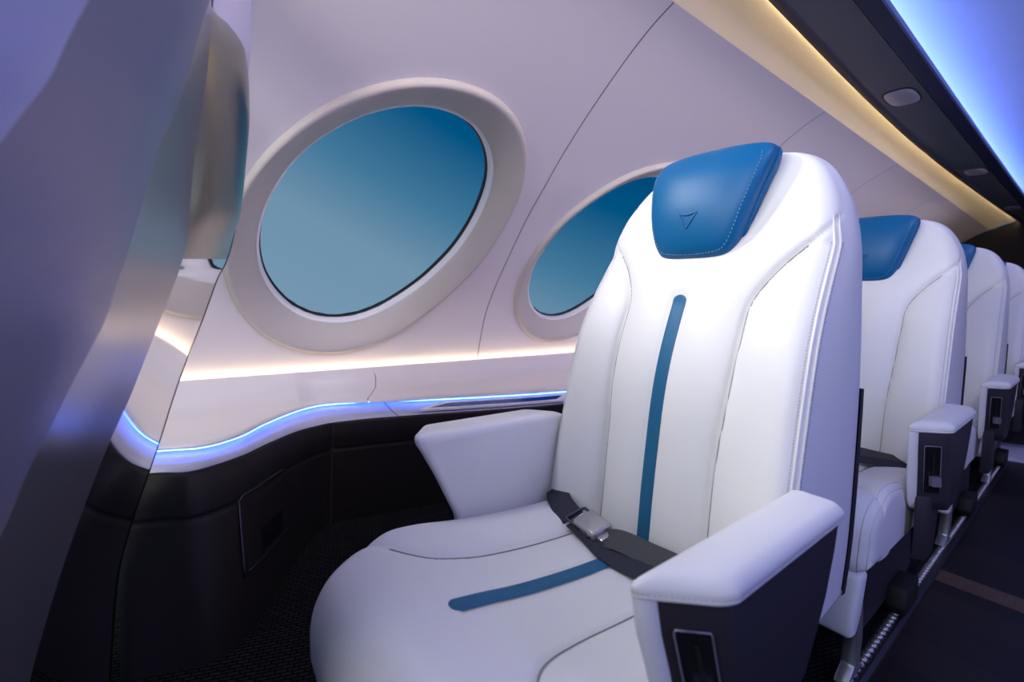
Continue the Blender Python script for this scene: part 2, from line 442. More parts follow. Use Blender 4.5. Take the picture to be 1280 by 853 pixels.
# lamps in the rail
lamps = [(2.745, .668, 'nearest frosted lamp set in the dark overhead rail'), (4.575, .652, 'middle small frosted lamp beside the joint in the dark overhead rail'), (6.40, .630, 'farthest frosted lamp at the right end of the dark overhead rail'),
         ]
for x, y, lab in lamps:
    t = thing('reading_lamp', lab, 'ceiling lamp', (x, y, 1.858), 'lamps along the overhead rail')
    def rr(a, b_, z, n=40, p=3.2):
        return [Vector((a*math.copysign(abs(math.cos(q))**(2/p), math.cos(q)), b_*math.copysign(abs(math.sin(q))**(2/p), math.sin(q)), z)) for q in [2*math.pi*k/n for k in range(n)]]
    bm = bmesh.new(); V = add_grid(bm, [rr(.105, 0.056, 0), rr(.105, 0.056, -.004), rr(.101, 0.053, -.006), rr(.05, .02, -.006)], closev=True); bm.faces.new(V[-1])
    obj('lens', bm, 'lens', t, angle=40)
    bm = bmesh.new(); add_grid(bm, [rr(.105, 0.056, -.001), rr(.106, 0.057, -.003), rr(.113, 0.061, -.003), rr(.114, 0.062, 0)], closev=True)
    obj('bezel', bm, 'blackm', t)
bm = bmesh.new(); add_box(bm, (4.40, .588, 1.8565), (4.406, .735, 1.8585)); struct('trim_13', bm, 'groove')

# rear bulkhead
bm = bmesh.new()
poly = [Vector((7.55, y, z)) for y, z in ([(-2.0, 0), (1.5, 0), (1.5, .5), (1.96, .56)] + [(a, b_) for a, b_ in prof[::6]] + [(.66, 1.9), (.5, 2.1), (-2.0, 2.15)])]
bm.faces.new([bm.verts.new(p) for p in poly]); struct('wall_back', bm, 'rear', smooth=False)
# aisle-side wall beyond the camera : plain pale panel of the cabin's other side
bm = bmesh.new(); add_grid(bm, [[Vector((x, y, z)) for y, z in ((-1.75, 0), (-1.9, .6), (-1.85, 1.2), (-1.65, 1.7), (-1.5, 2.12))] for x in (-2.6, 7.55)])
struct('wall_right', bm, 'rear')
# floors
bm = bmesh.new(); add_grid(bm, [[Vector((x, y, 0)) for y in (-2.0, .315)] for x in (-2.6, 7.55)]); struct('floor', bm, 'wood', smooth=False)
bm = bmesh.new(); add_grid(bm, [[Vector((x, y, .0)) for y in (.315, 1.85)] for x in (-1.0, 7.55)]); o = struct('floor_carpet', bm, 'carpet', smooth=False)
# lighter plank strip crossing the aisle
bm = bmesh.new(); add_box(bm, (1.995, -.9, .0), (2.09, .262, .0015)); M['plank'] = pmat('worn brown plank', (.085, .05, .035), .5, var=.3)
o = struct('trim_14', bm, 'plank', smooth=False)

# ------------------------------------------------------------------ seat track
tk = thing('seat_track', 'shiny metal seat track with round studs running along the aisle floor', 'seat track', (0, .283, 0))
bm = bmesh.new()
sec = [(-.024, 0), (-.024, .010), (-.014, .013), (-.012, .005), (.012, .005), (.014, .013), (.024, .010), (.024, 0)]
add_grid(bm, [[Vector((x, y, z)) for y, z in sec] for x in (.25, 3.93)], closev=True)
obj('rail', bm, 'gunmetal', tk, angle=30)
bm = bmesh.new()
for k in range(116):
    x = .9+.026*k
    rows = []
    for a, r in ((0, .0105), (.004, .0105), (.009, .007), (.011, .002)):
        rows.append([Vector((x+r*math.cos(q), r*math.sin(q)+.004, .006+a)) for q in [2*math.pi*j/10 for j in range(10)]])
    V = add_grid(bm, rows, closev=True); bm.faces.new(V[-1])
o = obj('stud_row', bm, 'steel', tk); o['kind'] = 'stuff'
rs = bmesh.new()
pts = [(3.95, .33), (4.00, .20), (4.02, .0), (3.98, -.4), (3.9, -.9)]
cc = cr([(a, b_, 0) for a, b_ in pts], 8)
add_grid(rs, [[p+Vector((dx, 0, z)) for dx, z in ((-.0, 0), (0.02, .03), (.10, .06), (.22, .065), (.24, 0))] for p in cc])
o = obj('rear_step', rs, 'lens'); tag(o, 'pale curved step edge on the floor at the far end of the aisle', 'step')

# ------------------------------------------------------------------ seat
xf_t = smooth_tab([(.34, .742), (.42, .752), (.52, .757), (.60, .763), (.70, .773), (.78, .789), (.86, .815), (.94, .848), (1.02, .884), (1.09, .918), (1.14, .950), (1.17, .975), (1.19, 1.0)], 8)
w_t = smooth_tab([(.34, .258), (.45, .260), (.62, .256), (.78, .251), (.92, .243), (1.0, .237), (1.06, .226), (1.10, .211), (1.14, .187), (1.165, .160), (1.18, .128), (1.187, .09)], 8)
xr_t = smooth_tab([(.34, 1.03), (.6, 1.035), (.8, 1.03), (1.0, 1.02), (1.1, 1.015), (1.15, 1.014), (1.187, 1.010)], 8)
seamB = [(.33, 1.125), (.30, 1.097), (.26, 1.058), (.221, 1.017), (.19, .985), (.168, .960), (.148, .930), (.136, .906), (.130, .885), (.1285, .86), (.129, .81), (.127, .71), (.122, .63), (.121, .56), (.122, .34)]
seamB = [(p.x, p.y) for p in cr([(a, b_, 0) for a, b_ in seamB], 4)]
yseam_t = sorted([(b_, a) for a, b_ in seamB])
def back_front(y, z, groove=1):
    """x of the front face of the backrest"""
    x = interp(xf_t, z); ay = abs(y)
    w = interp(w_t, z)
    d = sdist((ay, z), seamB)
    out = ay > interp(yseam_t, z)
    if out:
        x -= .022*(1-math.exp(-d/.018))*sstep(.02, .26, 1.075-z)
        x -= .022*sstep(.75, .40, z)*sstep(.12, .24, ay)
    else:
        x -= .010*(1-math.exp(-d/.022)) + .017*(1-math.exp(-d/.05))
        x += .013*math.exp(-((ay)/.030)**2)*sstep(.94, .88, z)   # soft valley down the middle
    x += groove*.0065*math.exp(-(d/.0038)**2)
    # head area slightly dished behind the head pillow
    x += .012*math.exp(-((z-1.06)/.07)**2)*math.exp(-(ay/.13)**4)
    x += .0015*math.exp(-((ay-.0160)/.003)**2)*(1 if z < .905 else 0)
    return x
def back_loop(z, nf=110):
    w = interp(w_t, z); xr = interp(xr_t, z)
    x0 = back_front(w-.045 if w > .07 else w*.4, z)
    r = min(.038, max(.004, (xr-interp(xf_t, z))*.45), w*.5)
    L = []
    for k in range(nf+1):
        y = -(w-r)+2*(w-r)*k/nf
        L.append(Vector((back_front(y, z), y, z)))
    def side(sg):
        xs = back_front(w-r, z, 0); q = []
        for k in range(1, 10):
            a = k/10*math.pi/2
            gq = .0055*math.exp(-(sdist((w-r+r*a, z), seamB)/.0038)**2)
            q.append(Vector((xs+r*(1-math.cos(a))+gq*math.cos(a), sg*(w-r+r*math.sin(a)-gq*math.sin(a)), z)))
        for k in range(0, 8):
            t = k/7; q.append(Vector((xs+r+(max(xs+r, xr-.02)-xs-r)*t, sg*(w+.004*math.sin(math.pi*t)), z)))
        for k in range(1, 5):
            a = k/4*math.pi/2
            q.append(Vector((max(xs+r, xr-.02)+.02*math.sin(a), sg*(w-.02*(1-math.cos(a))), z)))
        return q
    R = side(1); Lf = side(-1)
    L += R
    for k in range(1, 8): L.append(Vector((R[-1].x, R[-1].y*(1-2*k/8), z)))
    L += Lf[::-1]
    return L
def wrap_strip(bm, pts_l, pts_r): add_grid(bm, [pts_l, pts_r])

def make_seat(label):
    t = thing('airline_seat', label, 'seat', (0, .515, 0), 'white leather airline seats along the window side')
    # ---- backrest
    bm = bmesh.new()
    zs = [.34+.66*k/130 for k in range(131)]+[1.0+.15*k/40 for k in range(1, 41)]+[1.15+.03*k/14 for k in range(1, 15)]+[1.183, 1.1855, 1.187]
    V = add_grid(bm, [back_loop(z) for z in zs], closev=True)
    bm.faces.new(V[-1]); bm.faces.new(V[0])
    back = obj('backrest', bm, 'white', t)
    # piping along both front side edges
    for sg in (-1, 1):
        bm = bmesh.new()
        for k2, a in ((0, .95), (1, 1.25)):
            pts = []
            for k in range(70):
                z = .36+.69*k/69
                w = interp(w_t, z); r = .038; xs = back_front(w-r, z, 0)
                pts.append(Vector((xs+r*(1-math.cos(a))-.0005, sg*(w-r+r*math.sin(a)+.0008), z)))
            add_tube(bm, pts, lambda q: .0026*(1-max(0, q-.93)/.075), 6)
        obj('piping', bm, 'seamwhite', back)
        bm = bmesh.new()
        for a in (.80, 1.42):
            for k in range(110):
                z = .40+.60*k/110; w = interp(w_t, z); r = .038; xs = back_front(w-r, z, 0)
                p = Vector((xs+r*(1-math.cos(a)), sg*(w-r+r*math.sin(a)), z)); z2 = z+.0036; p2 = p+Vector((.0006, 0, .0036))
                n = Vector((-math.cos(a), sg*math.sin(a), 0))*.0006
                add_tube(bm, [p+n, p2+n], .0007, 4)
        o = obj('stitching', bm, 'stitch', back)
    for sg in (-1, 1):
        bm = bmesh.new()
        pts = [Vector((back_front(sg*a, b_)-.0024, sg*a, b_)) for a, b_ in seamB if a < interp(w_t, b_)-.034 and b_ > .36]
        add_tube(bm, pts, .0014, 6); obj('seam', bm, 'seamline', back)
    # inlay stripe of the backrest
    bm = bmesh.new(); rows = []
    for k in range(112):
        z = .37+(.893-.37)*k/99 if k < 100 else .893+.012*math.sin((k-99)/12*math.pi/2)
        hw = .0150
        if z > .893: hw = math.sqrt(max(0, .0150**2-((z-.893)/.012*.0150)**2))
        hw = max(hw, .0012)
        row = []
        for f in (-1, -.8, -.4, 0, .4, .8, 1):
            row.append(Vector((back_front(f*hw, z)-.0022+.0025*abs(f)**6, f*hw, z)))
        rows.append(row)
    add_grid(bm, rows); obj('inlay_stripe', bm, 'stripe', back)['label'] = 'narrow teal inlay stripe up the backrest'
    # rear shell
    bm = bmesh.new(); rows = []
    for k in range(30):
        z = .34+.40*k/29; w = interp(w_t, z)+.002; xr = interp(xr_t, z)
        f = sstep(.74, .55, z)*.5
        rows.append([Vector((xr-.014-.012*f, -w, z)), Vector((xr-.002, -w-.001, z)), Vector((xr+.003+.008*f, -w+.02, z)), Vector((xr+.010+.015*f, 0, z)), Vector((xr+.003+.008*f, w-.02, z)), Vector((xr-.002, w+.001, z)), Vector((xr-.014-.012*f, w, z))])
    add_grid(bm, rows); obj('back_shell', bm, 'dark', t)
    # ---- headrest pillow
    hw_t = smooth_tab([(.968, .020), (.972, .052), (.980, .068), (.995, .081), (1.02, .092), (1.06, .103), (1.10, .112), (1.14, .120), (1.165, .122), (1.182, .117), (1.190, .104), (1.196, .075), (1.1985, .03)], 8)
    hx_t = smooth_tab([(.968, .868), (.975, .845), (.99, .829), (1.02, .821), (1.06, .820), (1.10, .826), (1.14, .838), (1.17, .856), (1.19, .878), (1.1985, .905)], 8)
    hr_t = smooth_tab([(.968, .880), (1.0, .900), (1.06, .912), (1.12, .930), (1.17, .950), (1.1985, .955)], 8)
    def hl(z):
        w = interp(hw_t, z); xa = interp(hx_t, z); xb = interp(hr_t, z); L = []
        n = 60
        for k in range(n):
            q = 2*math.pi*k/n; c_, s_ = math.cos(q), math.sin(q); p = 4.5
            y = w*math.copysign(abs(c_)**(2/p), c_); v = math.copysign(abs(s_)**(2/p), s_)
            th = (xb-xa)/2
            x = (xa+xb)/2-th*v
            if v > 0: x += .020*(abs(y)/.12)**2.2 * v
            L.append(Vector((x, y, z)))
        return L
    hz = [.968+.022*k/12 for k in range(13)]+[.99+.17*k/40 for k in range(1, 41)]+[1.16+.0385*k/16 for k in range(1, 17)]
    bm = bmesh.new(); V = add_grid(bm, [hl(z) for z in hz], closev=True); bm.faces.new(V[0]); bm.faces.new(V[-1])
    head = obj('headrest', bm, 'blue', t)
    head['label'] = 'blue leather head pillow'
    # pillow edge piping + stitching following the outline of front face
    out = [(-interp(hw_t, z), z) for z in [1.178-.185*k/24 for k in range(25)]]
    bot = [(-.072+.144*k/16, .980-.0*k) for k in range(0)]
    left = [(y, z) for y, z in out]; low = []
    for k in range(1, 20):
        y = -.066+.132*k/20; low.append((y, .9795-.0055*(1-(y/.066)**2)))
    full = left+[(-.0725, .984)]+low+[(.0725, .984)]+[(-y, z) for y, z in left[::-1]]
    bm = bmesh.new(); pts = []
    for y, z in full:
        xa, xb = interp(hx_t, z), interp(hr_t, z); pts.append(Vector((xa+.45*(xb-xa)+.012*(abs(y)/.12)**2, y*1.008, z)))
    add_tube(bm, pts, .0026, 6); obj('pillow_piping', bm, 'blue', head)
    bm = bmesh.new()
    sc_ = []
    for y, z in full:
        yy = y*.90; zz = 1.075+(z-1.075)*.90
        sc_.append(Vector((0, yy, zz)))
    def face_x(y, z):
        w = interp(hw_t, z); xa, xb = interp(hx_t, z), interp(hr_t, z); p = 4.5
        c_ = min(.999, abs(y)/w); v = (1-c_**p)**(1/p); return (xa+xb)/2-(xb-xa)/2*v+.020*(abs(y)/.12)**2.2*v
    L = []
    for a, b_ in zip(sc_, sc_[1:]):
        n = max(1, int((b_-a).length/.0028))
        for k in range(n): L.append(a.lerp(b_, k/n))
    for k in range(0, len(L)-1, 2):
        p, q = L[k], L[k+1]
        add_tube(bm, [Vector((face_x(p.y, p.z)-.0005, p.y, p.z)), Vector((face_x(q.y, q.z)-.0005, q.y, q.z))], .0009, 4)
    obj('pillow_stitching', bm, 'bluestitch', head)
    # embossed emblem
    bm = bmesh.new()
    tri = [(.0185, 1.064), (0.008, 1.0605), (0, 1.0595), (-.008, 1.0605), (-.0185, 1.064), (-.009, 1.049), (0, 1.034), (.009, 1.049)]
    add_tube(bm, [Vector((face_x(y, z)+.0002, y, z)) for y, z in tri], .0024, 6, closed=True)
    obj('triangle_emblem', bm, 'blue', head)['label'] = 'raised downward pointing triangle emblem'
    # ---- cushion
    path = cr([(.34, .295, 0), (.24, .288, 0), (.19, .292, 0), (.170, .315, 0), (.161, .350, 0), (.163, .388, 0), (.177, .420, 0), (.202, .443, 0), (.245, .455, 0), (.30, .453, 0), (.36, .443, 0), (.44, .427, 0), (.56, .411, 0), (.68, .402, 0), (.79, .398, 0)], 12)
    W = .253
    seamC = [(p.x, p.y) for p in cr([(.225, .285, 0), (.262, .245, 0), (.296, .195, 0), (.325, .160, 0), (.36, .137, 0), (.43, .124, 0), (.52, .121, 0), (.63, .120, 0), (.80, .120, 0)], 6)]
    ys_t = seamC
    nrm = []
    for i in range(len(path)):
        a, b_ = path[max(0, i-1)], path[min(len(path)-1, i+1)]; d = (b_-a).normalized(); nrm.append(Vector((d.y, -d.x, 0)))  # pointing inwards
    ny = 130; rows = []
    ysamp = []
    for k in range(ny+1):
        u = -1+2*k/ny; ysamp.append(W*math.copysign(1-(1-abs(u))**1.25 if abs(u) > .8 else abs(u)*(1-(.2)**1.25)/.8, u))
    for y in ysamp:
        ay = abs(y)
        row = []
        for p, n in zip(path, nrm):
            x, z = p.x, p.y
            rad = .034+(.075 if y > 0 else .030)*sstep(.32, .17, x)*sstep(.27, .36, z); e = max(0, (ay-(W-rad))/rad); drop = rad*(1-math.sqrt(max(0, 1-min(1, e)**2)))
            topf = sstep(.30, .44, z) if x < .25 else 1
            d = sdist((x, ay), seamC)
            o_ = -drop
            fd = sstep(.36, .448, z) if x < .28 else 1
            if fd > 0:
                out = ay > interp(ys_t, x) and x > .225
                if out: o_ += fd*.024*(1-math.exp(-d/.035))
                else: o_ += fd*.007*(1-math.exp(-d/.02))
                o_ -= fd*.0042*math.exp(-(d/.004)**2)
                if x > .31: o_ -= .003*math.exp(-((ay-.0165)/.004)**2)
            o_ += .012*math.exp(-(y/.15)**2)*sstep(.30, .2, x)     # front nose slightly bowed
            row.append(Vector((x-n.x*o_, y, z-n.y*o_)))
        rows.append(row)
    bm = bmesh.new(); V = add_grid(bm, rows); crows = rows
    for side in (V[0], V[-1]):
        extra = bm.verts.new((.79, side[0].co.y, .295)); bm.faces.new(side+[extra])
    cu = obj('seat_cushion', bm, 'white', t)
    def cush(x, y):
        best = None
        z = interp([(p.x, p.y) for p in path if p.y > .39 and p.x > .2], x)
        d = sdist((x, abs(y)), seamC); return z+.007*(1-math.exp(-d/.02))
    for sg in (-1, 1):
        bm = bmesh.new(); zt_ = [(p.x, p.y) for p in path if p.y > .39 and p.x > .2]
        pts = [Vector((a, sg*b_, interp(zt_, a)-.0008)) for a, b_ in seamC if b_ < .200 and a < .77]
        add_tube(bm, pts, .0012, 6); obj('seam', bm, 'seamline', cu)
    bm = bmesh.new(); rows = []
    for k in range(92):
        x = .316+(.775-.316)*(k-12)/79 if k >= 12 else .316-.014*math.sin((12-k)/12*math.pi/2); hw = .0150
        if x < .316: hw = max(.0015, math.sqrt(max(0, .0150**2-((.316-x)/.014*.0150)**2)))
        rows.append([Vector((x, f*hw, cush(x, f*hw)+.0022-.0025*abs(f)**6)) for f in (-1, -.8, -.4, 0, .4, .8, 1)])
    add_grid(bm, rows); obj('inlay_stripe', bm, 'stripe', cu)['label'] = 'narrow teal inlay stripe along the cushion'
    # cushion side double seam
    for sg in (-1,):
        bm = bmesh.new()
        for yy in (W-.020, W-.008):
            k = min(range(len(ysamp)), key=lambda q: abs(ysamp[q]-sg*yy))
            pts = [p+Vector((-.0002, sg*.0004, .0004)) for p in crows[k][24:-36]]
            add_tube(bm, pts, .0016, 5)
        obj('piping', bm, 'seamwhite', cu)
    # ---- leg pad under the cushion nose
    bm = bmesh.new()
    add_prism(bm, [(.175, .292), (.235, .292), (.215, .19), (.19, .145), (.150, .150), (.152, .20)], lambda p: (p[0], -.242, p[1]), lambda p: (p[0], .195, p[1]), .014, 4)
    obj('leg_pad', bm, 'white', t, angle=50)
    # ---- base shroud, legs
    bm = bmesh.new()
    add_prism(bm, [(.22, .30), (.80, .30), (.86, .07), (.80, .045), (.36, .045), (.25, .16)], lambda p: (p[0], -.205-.02*(.3-p[1]), p[1]), lambda p: (p[0], .21, p[1]), .012, 2)
    obj('base_shroud', bm, 'dark', t, angle=40)
    for sg in (-1, 1):
        bm = bmesh.new()
        y0 = -.238 if sg < 0 else .205
        add_prism(bm, [(.195, .21), (.235, .21), (.262, .11), (.262, .035), (.30, .019), (.18, .019), (.222, .05), (.225, .11)], lambda p: (p[0], y0, p[1]), lambda p: (p[0], y0+.030, p[1]), .004, 2)
        lg = obj('leg', bm, 'steel', t, angle=40); lg['label'] = 'bright metal front leg bracket'
        bm = bmesh.new()
        add_prism(bm, [(.60, .10), (.72, .10), (.74, .019), (.60, .019), (.585, .045)], lambda p: (p[0], y0-.016, p[1]), lambda p: (p[0], y0+.030, p[1]), .006, 2)
        obj('track_fitting', bm, 'blackm', t, angle=40)
    # ---- armrests
    def window_arm():
        inner, outer = .2565, .385
        pr = [(.352, .626), (.380, .585), (.405, .54), (.430, .49), (.455, .44), (.480, .36), (.80, .36), (.80, .600), (.74, .624)]
        bm = bmesh.new()
        add_prism(bm, pr, lambda p: (p[0], inner, p[1]), lambda p: (p[0]+.09*sstep(.62, .40, p[0]), outer, p[1]-.022*sstep(.5, .6, p[1])), .030, 6)
        a_ = obj('armrest', bm, 'white', t, angle=60); a_['label'] = 'all white window-side armrest'
        bm = bmesh.new()
        add_prism(bm, [(.47, .58), (.475, .43), (.50, .36), (.79, .36), (.79, .58)], lambda p: (p[0]+.03, outer-.004, p[1]), lambda p: (p[0]+.03, outer+.012, p[1]), .005, 2)
        obj('outer_panel', bm, 'dark', a_, angle=40)
    def arm(sg, outer, name):
        inner = .2565
        prof_ = [(.352, .604), (.366, .555), (.384, .51), (.402, .46), (.420, .41), (.455, .385), (.60, .385), (.65, .41), (.68, .46), (.70, .50), (.716, .56), (.722, .604)]
        SK = .070
        def sk(x, t_): return x+SK*t_*sstep(.62, .40, x)
        def P(x, z, t_): return Vector((sk(x, t_), sg*(inner+(outer-inner)*t_), z))
        # dark body
        bm = bmesh.new()
        add_prism(bm, prof_, lambda p: P(p[0]+.004, p[1], .22), lambda p: P(p[0]+.004, p[1], 1.0), .007, 3)
        a_ = obj('armrest', bm, 'dark', t, angle=35)
        bm = bmesh.new()
        add_prism(bm, [(.412, .43), (.438, .33), (.445, .25), (.555, .25), (.57, .43)], lambda p: P(p[0]+.002, p[1], .22), lambda p: P(p[0]+.002, p[1], .62), .006, 2)
        obj('support_post', bm, 'dark', a_, angle=35)
        # white inner wrap
        bm = bmesh.new()
        inn = [(.349, .612), (.364, .555), (.382, .51), (.400, .46), (.423, .41), (.45, .385), (.56, .375), (.62, .40), (.675, .44), (.70, .50), (.716, .56), (.722, .612)]
        add_prism(bm, inn, lambda p: P(p[0], p[1], 0), lambda p: P(p[0], p[1], .26), .009, 3)
        obj('inner_wrap', bm, 'white', a_, angle=35)['label'] = 'white leather inner side'
        # padded top
        bm = bmesh.new()
        wd = outer-inner; base0 = []
        def ring(ins, z, m_=96):
            hx, hy = .192-ins, wd*.545-ins; r_ = max(.004, .013-ins*.4); out_ = []
            per = []
            for cx_, cy_, a0 in ((hx-r_, hy-r_, 0), (-(hx-r_), hy-r_, 90), (-(hx-r_), -(hy-r_), 180), (hx-r_, -(hy-r_), 270)):
                for k in range(13):
                    a = math.radians(a0+90*k/12); per.append((cx_+r_*math.cos(a), cy_+r_*math.sin(a)))
            dense = []
            for i in range(len(per)):
                a, b_ = Vector(per[i]), Vector(per[(i+1) % len(per)]); n_ = max(1, int((b_-a).length/.012))
                for k in range(n_): dense.append(a.lerp(b_, k/n_))
            base0[:] = dense
            for p in dense:
                t_ = .53+p.y/wd; out_.append(P(.540+p.x, 0, t_)+Vector((0, 0, z)))
            return out_
        lay = [(.006, .600), (.001, .602), (.0, .605), (.0012, .6075), (.0, .610), (.0005, .615), (.003, .619), (.008, .6245), (.014, .627), (.024, .6285)]
        NR = [len(ring(a, z)) for a, z in lay]
        base = ring(0, 0)
        def ring2(ins, z):
            cxm = .540; out_ = []
            for p in base0:
                sx = (.192-ins)/.192; sy = (wd*.545-ins)/(wd*.545)
                out_.append(P(.540+p.x*sx, 0, .53+p.y*sy/wd)+Vector((0, 0, z)))
            return out_
        rows = [ring2(a, z) for a, z in lay]
        V = add_grid(bm, rows, closev=True); bm.faces.new(V[-1]); bm.faces.new(V[0][::-1])
        obj('arm_pad', bm, 'white', a_)['label'] = 'white padded leather top'
        bm = bmesh.new()
        L = ring2(.0006, .6075)
        for i in range(0, len(L)):
            p, q = L[i], L[(i+1) % len(L)]
            n2 = max(1, int((q-p).length/.0045))
            for k in range(n2):
                a, b_ = p.lerp(q, k/n2), p.lerp(q, (k+.55)/n2)
                add_tube(bm, [a, b_], .0009, 4)
        obj('stitching', bm, 'stitch', a_)
        # control panel on the angled front face
        if sg < 0:
            def F(u, v, off=0):
                """u across the face 0 inner..1 outer, v = height"""
                x = interp(sorted([(z, x) for x, z in prof_[:6]]), v)+.004
                t_ = .22+.78*u; p = P(x, v, t_)
                nx = Vector((-(outer-inner), 0, 0)); n_ = Vector((-.66, -.72*1.0, -.22)).normalized() if sg < 0 else Vector((-.66, .72, -.22)).normalized()
                return p+n_*off
            bm = bmesh.new(); add_grid(bm, [[F(.22+.50*i/6, .44+.125*j/8, .0015) for j in range(9)] for i in range(7)])
            cp = obj('control_panel', bm, 'black', a_, angle=35)
            bm = bmesh.new(); lo = [(.22, .44), (.22, .50), (.22, .562), (.24, .5665), (.45, .5665), (.70, .5665), (.72, .562), (.72, .50), (.72, .44)]
            add_tube(bm, [F(u, v, .002) for u, v in lo], .0011, 6); obj('panel_trim', bm, 'lever', cp)
            bm = bmesh.new(); add_grid(bm, [[F(.46+.07*i/2, .49+.062*j/6, .003) for j in range(7)] for i in range(3)]); obj('lever_slot', bm, 'blackm', cp)
            bm = bmesh.new()
            q = [F(.36, .488, .003), F(.66, .488, .003), F(.66, .462, .004), F(.36, .462, .004)]; q2 = [F(.38, .490, .014), F(.64, .490, .014), F(.63, .466, .016), F(.39, .466, .016)]
            vv = [bm.verts.new(p) for p in q]; v2 = [bm.verts.new(p) for p in q2]
            bm.faces.new(v2)
            for i in range(4): bm.faces.new((vv[i], vv[(i+1) % 4], v2[(i+1) % 4], v2[i]))
            obj('recline_lever', bm, 'lever', cp, smooth=False)
        return a_
    arm(-1, .322, 'aisle')
    window_arm()
    # ---- seat belt
    belt = bmesh.new()
    def strap(bm, pts, width, wdir, th=.0025):
        c_ = cr(pts, 8); rows = []
        for i, p in enumerate(c_):
            a, b_ = c_[max(0, i-1)], c_[min(len(c_)-1, i+1)]; d = (b_-a).normalized()
            w_ = Vector(wdir); w_ = (w_-d*w_.dot(d)).normalized(); n = d.cross(w_)
            h = width/2
            rows.append([p-w_*h-n*th/2, p+w_*h-n*th/2, p+w_*h+n*th/2, p-w_*h+n*th/2])
        V = add_grid(bm, rows, closev=True); bm.faces.new(V[0]); bm.faces.new(V[-1])
    strap(belt, [(.760, .262, .432), (.725, .235, .447), (.695, .19, .436), (.680, .135, .424)], .052, (.80, .1, .42))
    sb = obj('seat_belt', belt, 'webn', t, angle=40); sb['label'] = 'lap belt with metal buckle'
    bm = bmesh.new(); strap(bm, [(.664, .040, .428), (.668, .00, .440), (.682, -.07, .437), (.71, -.16, .430), (.74, -.252, .430)], .044, (.75, .1, .45)); obj('webbing', bm, 'webg', sb, angle=40)
    bm = bmesh.new(); strap(bm, [(.675, .125, .422), (.655, .06, .424), (.640, .00, .422), (.645, -.08, .424), (.69, -.2, .426)], .040, (.9, .1, .25)); obj('webbing', bm, 'webn', sb, angle=40)
    X = Vector((-.20, -1, .0)).normalized(); Y_ = Vector((.90, -.17, .25)); Y_ = (Y_-X*Y_.dot(X)).normalized(); Z = X.cross(Y_)
    if Z.z < 0: Z = -Z; 
    Mx = Matrix(((X.x, Y_.x, Z.x, .676), (X.y, Y_.y, Z.y, .075), (X.z, Y_.z, Z.z, .433), (0, 0, 0, 1)))
    bm = bmesh.new(); add_box(bm, (-.034, -.025, -.009), (.034, .025, .013), .005, Mx, 3)
    bk = obj('buckle', bm, 'steel', sb, angle=40)
    bm = bmesh.new(); add_box(bm, (.012, -.0275, -.006), (.024, -.0235, .004), .0018, Mx)
    obj('buckle_pivot', bm, 'gunmetal', bk, angle=40)
    bm = bmesh.new(); add_box(bm, (-.028, -.0262, -.003), (-.010, -.0245, .000), 0, Mx); obj('buckle_slot', bm, 'blackm', bk, angle=40)
    bm = bmesh.new(); fl = [(-.036, -.024, 0), (-.060, -.025, 0), (-.064, -.02, 0), (-.064, .02, 0), (-.060, .025, 0), (-.036, .024, 0)]
    add_tube(bm, [Mx @ Vector(p) for p in fl], .0034, 6, closed=True); obj('adapter_frame', bm, 'gunmetal', bk)
    bm = bmesh.new(); add_box(bm, (.034, -.016, -.006), (.05, .016, .003), .003, Mx); obj('latch_tongue', bm, 'steel', bk, angle=40)
    return t

def copy_tree(o, parent=None):
    c = o.copy(); C.objects.link(c)
    if parent: c.parent = parent
    for ch in o.children: copy_tree(ch, c)
    return c
labels = ['nearest white leather seat, shown whole with blue headrest, seat belt and both armrests',
          'second white seat in line, right behind the nearest seat, its armrest in view',
          'third white seat in line, mostly hidden behind the second, only a sliver of blue headrest',
          'farthest white seat at the right edge of the photo, against the dark bulkhead']
first = make_seat(labels[0])
PITCH = 1.035
allchairs = [first]
for k in range(1, 4):
    s = copy_tree(first); s.location = (PITCH*k, .515, 0); s['label'] = labels[k]

# ------------------------------------------------------------------ partition at the left
pt = thing('cabin_partition', 'curved satin and polished metal partition shell at the left edge, in front of the first seat', 'partition', (0, 1.0, 0))
CAM = Vector((0, 0, .893))
pl = Matrix.Translation(-Vector(pt.location))
# outline curves in space (aisle-side nose, body edge, wall-side edge)
crv_a = [(-0.008, 0.42, 1.128), (-0.021, 0.42, 1.098), (-0.03, 0.42, 1.075), (-0.034, 0.42, 1.065), (-0.037, 0.42, 1.058), (-0.043, 0.42, 1.042), (-0.051, 0.42, 1.02), (-0.066, 0.42, 0.992), (-0.08, 0.42, 0.965), (-0.093, 0.42, 0.94), (-0.106, 0.42, 0.915), (-0.112, 0.42, 0.901), (-0.116, 0.42, 0.892), (-0.126, 0.42, 0.869), (-0.136, 0.42, 0.847), (-0.145, 0.42, 0.825), (-0.154, 0.42, 0.804), (-0.161, 0.42, 0.787), (-0.171, 0.42, 0.764), (-0.183, 0.42, 0.737), (-0.196, 0.42, 0.708), (-0.204, 0.42, 0.689), (-0.225, 0.42, 0.55), (-0.25, 0.42, 0.3), (-0.26, 0.42, 0)]
